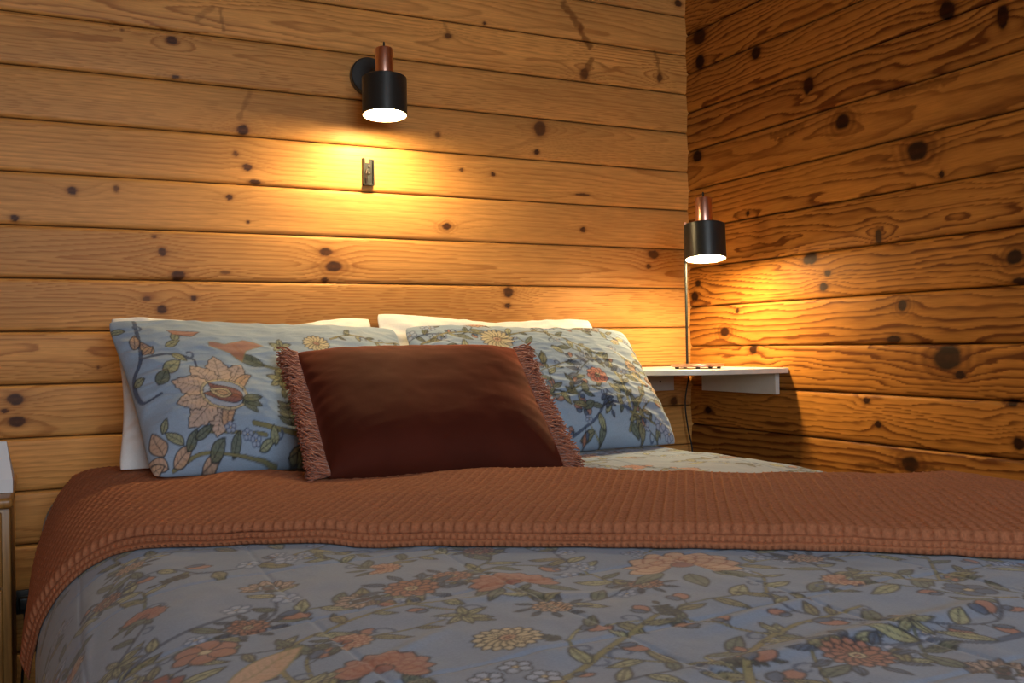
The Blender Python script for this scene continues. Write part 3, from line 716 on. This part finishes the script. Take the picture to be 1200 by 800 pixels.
for (x, y, a, L, w, c) in ((245, 545, 60, .05, .022, DKGRN), (270, 540, 20, .045, .018, SAGE), (285, 535, 80, .04, .02, SAGE), (300, 548, 10, .05, .02, OLIVE), (330, 548, 120, .04, .02, DKGRN), (218, 552, 15, .05, .025, TAN), (195, 520, 130, .05, .022, SAGE), (345, 515, 60, .04, .018, DKGRN), (172, 500, 60, .035, .016, SAGE)):
    leaf(c1, *q1(x, y), math.radians(a), L, w, c, .1, 4)
vine(c1, [q1(190, 548), q1(215, 535), q1(240, 540), q1(290, 552)], .003, OLIVE, r_, .03, lv=False)
protea(c1, *q1(232, 468), .112, math.radians(150))
for k in range(6): leaf(c1, *q1(296, 452), k * 1.05 + .5, .036, .018, SAGE, .08, 2)
for k in range(5): leaf(c1, *q1(305, 408), k * 1.2 + .2, .03, .016, SAGE, .08, 2)
for (x, y) in ((320, 438), (340, 455), (322, 460)): starflower(c1, *q1(x, y), .016, PALE if y != 460 else CREAM, INK)
for (x, y, a) in ((328, 468, -70), (330, 475, -60), (340, 485, 60), (345, 490, 200), (360, 480, 80), (350, 470, 100)): leaf(c1, *q1(x, y), math.radians(a), .038, .016, DKGRN, .1, 3)
sprig(c1, *q1(302, 522), math.radians(88), .09, 4, DKGRN, .38)
daisy(c1, *q1(350, 405), .035, 16, CREAM, CORAL, False)
for (x, y, a, L, w, c) in ((178, 530, 100, .06, .035, TAN), (190, 545, 30, .06, .03, TAN), (185, 545, 150, .055, .03, TAN), (200, 530, 50, .05, .022, DKGRN), (205, 515, 20, .05, .02, DKGRN), (225, 545, 40, .05, .03, DKGRN), (160, 552, 10, .06, .03, TAN), (320, 520, 40, .045, .02, SAGE), (310, 540, -70, .03, .02, SAGE), (340, 530, 80, .03, .018, SAGE), (360, 545, 95, .035, .02, DKGRN), (150, 500, 60, .03, .015, TAN)):
    leaf(c1, *q1(x, y), math.radians(a), L, w, c, .1, 4)
for (x, y) in ((238, 508), (256, 520), (265, 528)): starflower(c1, *q1(x, y), .013, PALE, SLATE)
vine(c1, [q1(370, 400), q1(400, 392), q1(430, 398), q1(470, 392)], .003, OLIVE, r_, .032, step=.025)
vine(c1, [q1(380, 470), q1(420, 500), q1(470, 540)], .003, OLIVE, r_, .032, step=.03); daisy(c1, *q1(430, 460), .035, 12, CORAL, rows=2); curl(c1, *q1(418, 398), 1.5, .012)

c2 = Canvas(0, 0, .74, .47, 1000, BGP)
scatter(c2, 0, .74, 0, .47, 5, .17, .8, [(.4, .25, .14)])
def q2(px, py):
    s = (py - 386) / 138; u = (px - 470 + 12 * s) / (268 + 55 * s); return (u * .73, float(np.interp(376 + (py - 385) * 172 / 140, VY, VV)))
vine(c2, [q2(478, 400), q2(520, 392), q2(560, 398), q2(620, 395), q2(665, 412), q2(690, 425)], .003, OLIVE, r_, .034, step=.028)
vine(c2, [q2(700, 515), q2(705, 490), q2(725, 465), q2(728, 430), q2(700, 410)], .004, OLIVE, r_, .034, step=.035)
vine(c2, [q2(700, 488), q2(695, 450), q2(685, 425), q2(660, 408)], .0035, SAGE, r_, .032, step=.035)
vine(c2, [q2(700, 488), q2(670, 480), q2(650, 500), q2(620, 520)], .0035, SLATE, r_, .036, step=.028)
vine(c2, [q2(700, 490), q2(730, 500), q2(760, 515)], .003, OLIVE, r_, .03, step=.03)
vine(c2, [q2(740, 400), q2(745, 440), q2(755, 480)], .003, DKGRN, r_, .032, step=.02)
vine(c2, [q2(480, 500), q2(520, 460), q2(560, 450), q2(600, 470), q2(640, 460)], .003, OLIVE, r_, .032, step=.028)
for k in range(9):
    a = math.radians(200 - 22 * k); leaf(c2, *q2(665 + 24 * math.cos(a), 446 - 18 * math.sin(a)), a, .040, .015, SLATE, .2, 0)
daisy(c2, *q2(665, 447), .034, 9, (206, 130, 112), CREAM, False, .3, rows=2)
sprig(c2, *q2(665, 468), math.radians(-80), .06, 3, SLATE, .42)
daisy(c2, *q2(560, 402), .05, 18, CREAM, TAN, False); daisy(c2, *q2(720, 425), .020, 8, TAN, CREAM, False)
daisy(c2, *q2(745, 440), .018, 8, CORAL, CREAM, False); daisy(c2, *q2(752, 455), .02, 8, TAN, CREAM, False)
for (x, y) in ((722, 440), (730, 448), (735, 410), (710, 400), (720, 395)): starflower(c2, *q2(x, y), .014, CREAM, OLIVE)
for (x, y) in ((748, 503), (765, 516)): starflower(c2, *q2(x, y), .022, PALE, SLATE, 7)
for (x, y, a) in ((650, 480, 200), (640, 485, 150), (700, 505, -60), (715, 505, -90), (640, 470, 60), (720, 470, 50), (690, 470, 120), (600, 430, 60), (620, 410, -60), (500, 430, 20), (530, 490, 70), (490, 460, 100), (560, 500, 50)):
    leaf(c2, *q2(x, y), math.radians(a), .045, .022, r_.choice((OLIVE, SAGE, DKGRN)), .12, 3)
protea(c2, *q2(520, 480), .09, 1.9)

me, _ = pillow_mesh('floral_pillow', W_(-1.895, -.27, .072), W_(-1.17, -.27, .050), W_(-1.83, -.61, -.268), W_(-1.185, -.62, -.270), .085, .03, 31, .0024, pinch=(.035, .035), canvas=c1, size=(.73, .46), zmin=.594, wr=.008, fold=.7)
tag(obj('floral_pillow', me, m_print), 'blue floral pillow printed with one big tan fan-petalled bloom, left behind the velvet cushion', 'pillow', 'floral pillows')
me, _ = pillow_mesh('floral_pillow', W_(-1.165, -.30, .054), W_(-.505, -.36, .036), W_(-1.18, -.62, ZB_), W_(-.475, -.58, ZB_ - .012), .085, .03, 32, .0024, pinch=(.02, .025), canvas=c2, size=(.73, .46), zmin=.586, wr=.008, fold=.8)
tag(obj('floral_pillow', me, m_print), 'blue floral pillow printed with a small coral daisy, beside the corner shelf', 'pillow', 'floral pillows')

# velvet cushion with a fringe down each side
CT = [W_(-1.510, -.55, -.012), W_(-1.005, -.65, -.010), W_(-1.535, -.905, -.252), W_(-1.040, -.955, -.264)]
cu = thing('velvet_cushion', CT[2], 'dark rust velvet lumbar cushion with fringed ends in front of the floral pillows', 'cushion')
me, (TL, TR, BL, BR, nr) = pillow_mesh('cushion_cover', *CT, .075, .06, 44, .005, pinch=(.012, .02), power=3.2, wr=.004, plumplow=.15, fold=.25, corner=.0)
local(cu, obj('cushion_cover', me, m_velvet, cu))
def fringe(top, bot, out, seed):
    r = random.Random(seed); mb = MB(); top, bot, out = map(Vector, (top, bot, out)); n = 300; nn = Vector(nr)
    ax = (bot - top).normalized()
    for row in range(3):
        for k in range(n):
            t = (k + r.random()) / n; p = top.lerp(bot, t) - out * .004 + nn * (row - 1) * .004
            bulge = math.sin(PI * t) * -.006; p = p + out * bulge
            L = r.uniform(.034, .050) ; d = (out + ax * r.uniform(-.28, .40) + nn * r.uniform(-.35, .5)).normalized()
            sd = ax.cross(d).normalized(); pts = [p]; w = r.uniform(0, 6)
            for s_ in range(1, 7):
                q = s_ / 6; pts.append(p + d * L * q + (ax * math.sin(w + q * 7) + sd * math.cos(w + q * 7)) * .0055 * q + Vector((0, 0, -.004 * q * q)))
            mb.tube(pts, [.0017] * 6 + [.0012], 4)
    return mb
oL = (Vector(TL) - Vector(TR)).normalized(); oR = -oL
lo = Vector((0, 0, .006))
fl = local(cu, fringe(TL, Vector(BL) + lo, oL, 1).build('fringe', m_fringe, cu, sharp=180)); fl['label'] = 'rust yarn fringe on the left end'
fr_ = local(cu, fringe(TR, Vector(BR) + lo, oR, 2).build('fringe', m_fringe, cu, sharp=180)); fr_['label'] = 'rust yarn fringe on the right end'

# ------------------------------------------------------------------ corner shelf
ZS = .86 - .081
sh = thing('corner_shelf', (-.02, -.02, ZS - .016), 'white rounded corner shelf carrying the lit table lamp', 'shelf')
pts = [(-.062, -.004), (-.52, -.004)]
for k in range(0, 41):
    a = PI / 2 * k / 40; n_ = 2.6; c_, s_ = math.cos(a), math.sin(a)
    pts.append((-.515 * abs(c_) ** (2 / n_) - .002, -.485 * abs(s_) ** (2 / n_) - .004))
pts += [(-.004, -.062)]
clean = [pts[0]]
for p in pts[1:]:
    if math.hypot(p[0] - clean[-1][0], p[1] - clean[-1][1]) > .004: clean.append(p)
n = len(clean); z0, z1, bv = ZS - .016, ZS, .0012
def inset(p): return (p[0] * (1 - bv / .4), p[1] * (1 - bv / .4))
vs = [(inset(p)[0], inset(p)[1], z0) for p in clean] + [(p[0], p[1], z0 + bv) for p in clean] + [(p[0], p[1], z1 - bv) for p in clean] + [(inset(p)[0], inset(p)[1], z1) for p in clean]
fs = [tuple(range(n)), tuple(3 * n + k for k in range(n))] + [(i * n + k, i * n + (k + 1) % n, (i + 1) * n + (k + 1) % n, (i + 1) * n + k) for i in range(3) for k in range(n)]
local(sh, MB().add(vs, fs).build('shelf_board', m_shelf, sh, sharp=30))
local(sh, MB().box((-.0165, -.447, z0 - .066), (-.001, -.083, z0), .0008).build('support_cleat', m_shelf, sh, smooth=False))
c_l = MB().box((-.447, -.0165, z0 - .066), (-.083, -.001, z0), .0008).build('support_cleat', m_shelf, sh, smooth=False); local(sh, c_l)
for x in (-.14, -.36):
    s = MB().lathe([(0, -.0005), (.0035, 0), (.0035, .001), (0, .001)], n=12, mat=Matrix.Rotation(PI / 2, 3, 'X'), c=(x, -.0168, z0 - .035)).build('screw', m_black, c_l); s.location = -Vector(sh.location) - c_l.location

# ------------------------------------------------------------------ lamps
def lamp_head(root, top_z, x, y, tilt, azim, strength, with_parts=True, R=.0625, H=.108):
    """black drum shade, copper neck and frosted bulb; the shade axis tilts about its top"""
    T = Matrix.Rotation(azim, 3, 'Z') @ Matrix.Rotation(tilt, 3, 'X') @ Matrix.Rotation(-azim, 3, 'Z')
    c = Vector((x, y, top_z)); rl = Vector(root.location)
    def fin(o): o.location = -rl; return o
    t = .0018
    sh_ = MB().lathe([(.012, 0), (R - .004, 0), (R, -.003), (R, -H), (R - t, -H), (R - t, -.005), (.012, -.003)], c, 64, T, close=True)
    shade = fin(sh_.build('lamp_shade', m_black, root))
    inn = MB().lathe([(R - t - .0006, -H + .0008), (R - t - .0006, -.006), (.012, -.006)], c, 64, T)
    inn.f = inn.f[:-2] if False else inn.f
    li = MB(); prof = [(R - t - .0004, -H + .0005), (R - t - .0004, -.0065), (.013, -.0065), (.013, -.0075), (R - t - .0014, -.0075), (R - t - .0014, -H + .0005)]
    li.lathe(prof, c, 64, T, close=True); o = li.build('shade_lining', m_white_in, shade); o['label'] = 'white inside of the shade'
    o.location = (0, 0, 0)
    neck = fin(MB().lathe([(0.0, -.002), (.0245, -.002), (.0252, .001), (.0252, .080), (.0240, .0825), (.006, .083), (0, .083)], c, 48, T).build('copper_cap', m_copper, root))
    nip = MB().lathe([(0, .085), (.0028, .085), (.0028, .100), (.0016, .103), (0, .103)], c, 16, T).build('cord_stem', m_black, neck)
    # bulb: A-shape, most of it up inside the shade
    rb = .0285; cz = -H + .020; prof = [(0, cz - rb)]
    for k in range(1, 15):
        a = -PI / 2 + PI * .80 * k / 14; prof.append((rb * math.cos(a), cz + rb * math.sin(a)))
    prof += [(.0135, cz + .038), (.013, cz + .050)]
    b = fin(MB().lathe(prof, c, 40, T).build('bulb', emis('lit_bulb', (1.0, .73, .35), strength), root)); b['label'] = 'glowing frosted bulb'
    sk = fin(MB().lathe([(.0145, cz + .045), (.0155, cz + .05), (.0155, -.008), (.012, -.008)], c, 24, T).build('socket', m_black, root))
    return T, c

# wall lamp
pc = on_y(430.5, 91); wl = thing('wall_lamp', (pc.x, 0, pc.z), 'lit black and copper lamp mounted high on the back plank wall', 'lamp')
hx, hy, hz = -1.157, -.163, .86 + .752
lamp_head(wl, hz, hx, hy, math.radians(-4), -.35, BULB_WALL)
Ry = Matrix.Rotation(PI / 2, 3, 'X')
bpz = MB().lathe([(0, 0), (.054, 0), (.055, .003), (.055, .019), (.052, .022), (0, .0225)], (pc.x, -.0005, pc.z), 56, Ry).build('backplate', m_black, wl); local(wl, bpz)
arm = MB().tube([(pc.x, -.02, pc.z), (pc.x, -.06, pc.z + .002), (hx, -.105, hz + .030), (hx, -.138, hz + .034)], .0065, 14).build('arm', m_black, wl); local(wl, arm)
kb = MB().lathe([(.009, 0), (.011, .002), (.011, .014), (0, .016)], (hx, -.126, hz + .034), 20, Ry).build('swivel_joint', m_black, arm); kb.location = -Vector(wl.location) - arm.location

# small dark bracket screwed under the wall lamp
p = on_y(430.5, 202); br = thing('wall_bracket', (p.x, 0, p.z), 'small dark metal clip bracket screwed to the wall just below the wall lamp', 'bracket')
bx_, bz_ = p.x, p.z; hw, hh = .0165, .040
local(br, MB().box((bx_ - hw, -.003, bz_ - hh), (bx_ + hw, 0, bz_ + hh - .012), .0006).box((bx_ - hw, -.003, bz_ + hh - .013), (bx_ - hw + .010, 0, bz_ + hh), .0006)
      .box((bx_ + hw - .010, -.003, bz_ + hh - .013), (bx_ + hw, 0, bz_ + hh), .0006).build('plate', m_pole, br, smooth=False))
local(br, MB().box((bx_ - hw, -.016, bz_ - hh), (bx_ - hw + .003, -.002, bz_ + hh), .0006).box((bx_ + hw - .003, -.016, bz_ - hh), (bx_ + hw, -.002, bz_ + hh - .004), .0006)
      .box((bx_ - hw, -.016, bz_ - hh), (bx_ + hw, -.002, bz_ - hh + .004), .0006).build('side_flange', m_pole, br, smooth=False))
m_bronze = add_noise(mat('dark_bronze', (.03, .02, .015), .35, .6), (.035, .022, .015), 50, .3)
local(br, MB().tube([(bx_ - .007, -.008, bz_ - hh + .006), (bx_ - .007, -.011, bz_ - .006), (bx_ - .004, -.006, bz_ + .006)], .004, 10).build('spring_clip', m_bronze, br))
for dz in (-.004, .016):
    local(br, MB().lathe([(.0045, 0), (.004, .002), (0, .003)], (bx_ + .005, -.003, bz_ + dz), 14, Ry).build('screw', m_bronze, br))

# table lamp on the shelf
bx0, by0 = -.213, -.322
tl = thing('table_lamp', (bx0, by0, ZS), 'lit black and copper reading lamp standing on the corner shelf', 'lamp')
for k in range(5):
    a = 2 * PI * k / 5 + .3
    local(tl, MB().lathe([(0, 0), (.006, 0), (.0065, .004), (.006, .0065)], (bx0 + .066 * math.cos(a), by0 + .066 * math.sin(a), ZS + .0003), 14).build('rubber_foot', m_black, tl))
local(tl, MB().lathe([(0, .006), (.078, .006), (.081, .008), (.081, .0125), (.078, .0145), (0, .015)], (bx0, by0, ZS), 64).build('base', m_copper, tl))
hp = on_z(826, 258, .86 + .375) ; hx2, hy2, hz2 = -.198, -.345, .86 + .360
pxp = Vector((bx0, by0, 0)) - R0 * .026 + F0 * .035
local(tl, MB().tube([(pxp.x, pxp.y, ZS + .012), (pxp.x, pxp.y, hz2 + .004)], .0040, 14).build('pole', m_pole, tl))
local(tl, MB().lathe([(.0042, 0), (.0046, .001), (.0046, .010), (0, .012)], (pxp.x, pxp.y, hz2 + .003), 16).build('pole_finial', m_copper, tl))
lamp_head(tl, hz2, hx2, hy2, math.radians(-7), -YAW, BULB_TABLE)
local(tl, MB().tube([(pxp.x, pxp.y, hz2 - .03), (hx2 - .025, hy2 + .045, hz2 - .03)], .004, 12).build('shade_arm', m_black, tl))
cp = [(pxp.x, pxp.y, ZS + .012), (pxp.x + .02, pxp.y + .06, ZS + .004), (-.07, -.075, ZS + .0035), (-.029, -.029, ZS + .001)]
for (px, py) in ((805, 444), (803, 470), (806, 500), (811, 525), (813, 560)):
    q = on_y(px, py, -.03); cp.append((min(q.x, -.012), q.y, q.z))
cp[4] = (-.029, -.029, ZS - .03)
local(tl, MB().tube([tuple(q) for q in catmull(cp, 6)], .0026, 8).build('power_cord', m_black, tl))

# ------------------------------------------------------------------ bedside table at the left edge of view
tx1, ty0, tzt = -2.091, -.47, .86 - .302
ns = thing('bedside_table', (tx1 - .22, -.24, 0), 'golden wooden bedside table at the left edge, beside the bed', 'table')
local(ns, MB().box((tx1 - .46, ty0 - .012, tzt - .022), (tx1 + .006, -.02, tzt), .008).build('table_top', m_oak, ns))
local(ns, MB().box((tx1 - .45, ty0 + .012, .06), (tx1 - .0, -.02, tzt - .023), .003).build('cabinet_body', m_oak, ns))
local(ns, MB().box((tx1 - .44, ty0 - .008, .08), (tx1 - .016, ty0 + .011, tzt - .19), .004).build('door', m_oak, ns))
dr = local(ns, MB().box((tx1 - .44, ty0 - .008, tzt - .185), (tx1 - .016, ty0 + .011, tzt - .03), .004).build('drawer', m_oak, ns))
kb = MB().lathe([(.008, 0), (.007, .012), (.014, .02), (0, .026)], (tx1 - .23, ty0 - .008, tzt - .105), 20, Ry).build('knob', m_black, dr); kb.location = -Vector(ns.location) - dr.location
for sx in (tx1 - .43, tx1 - .02):
    for sy in (ty0 + .03, -.04): local(ns, MB().box((sx - .016, sy - .016, 0), (sx + .016, sy + .016, .06), .002).build('leg', m_oak, ns))
# folded white paper bag on it
gx1, gy = -2.087, -.36
bw, bd, bh = .13, .085, .108
b0 = [(gx1 - bw, gy - bd / 2), (gx1, gy - bd / 2), (gx1, gy + bd / 2), (gx1 - bw, gy + bd / 2)]
vs = [(x, y, tzt + .001) for x, y in b0] + [(x, y, tzt + .03) for x, y in b0] + [(gx1 - bw + .012, gy - .008, tzt + bh), (gx1 - .012, gy - .008, tzt + bh), (gx1 - .012, gy + .008, tzt + bh), (gx1 - bw + .012, gy + .008, tzt + bh)]
vs += [(gx1 + .002, gy, tzt + .035), (gx1 - bw - .002, gy, tzt + .035)]
fs = [(3, 2, 1, 0), (0, 1, 5, 4), (2, 3, 7, 6), (4, 5, 9, 8), (6, 7, 11, 10), (8, 9, 10, 11), (1, 2, 12), (2, 6, 12), (6, 10, 12), (10, 9, 12), (9, 5, 12), (5, 1, 12), (3, 0, 13), (0, 4, 13), (4, 8, 13), (8, 11, 13), (11, 7, 13), (7, 3, 13)]
tag(MB().add(vs, fs).build('paper_bag', m_paper, smooth=False), 'small folded white paper bag standing on the bedside table', 'bag')
# black plug low on the wall between table and bed
p = on_y(29, 704)
pl_ = thing('power_plug', (p.x, 0, p.z), 'small black power plug low on the plank wall between bedside table and bed', 'plug')
local(pl_, MB().box((p.x - .022, -.008, p.z - .03), (p.x + .022, 0, p.z + .03), .002).build('outlet_plate', m_black, pl_))
local(pl_, MB().box((p.x - .014, -.034, p.z - .018), (p.x + .014, -.008, p.z + .016), .005).build('plug_body', m_black, pl_))
local(pl_, MB().tube([tuple(q) for q in catmull([(p.x, -.03, p.z - .01), (p.x, -.036, p.z - .05), (p.x - .005, -.03, .08), (p.x - .01, -.03, .004)], 6)], .003, 8).build('cord', m_black, pl_))
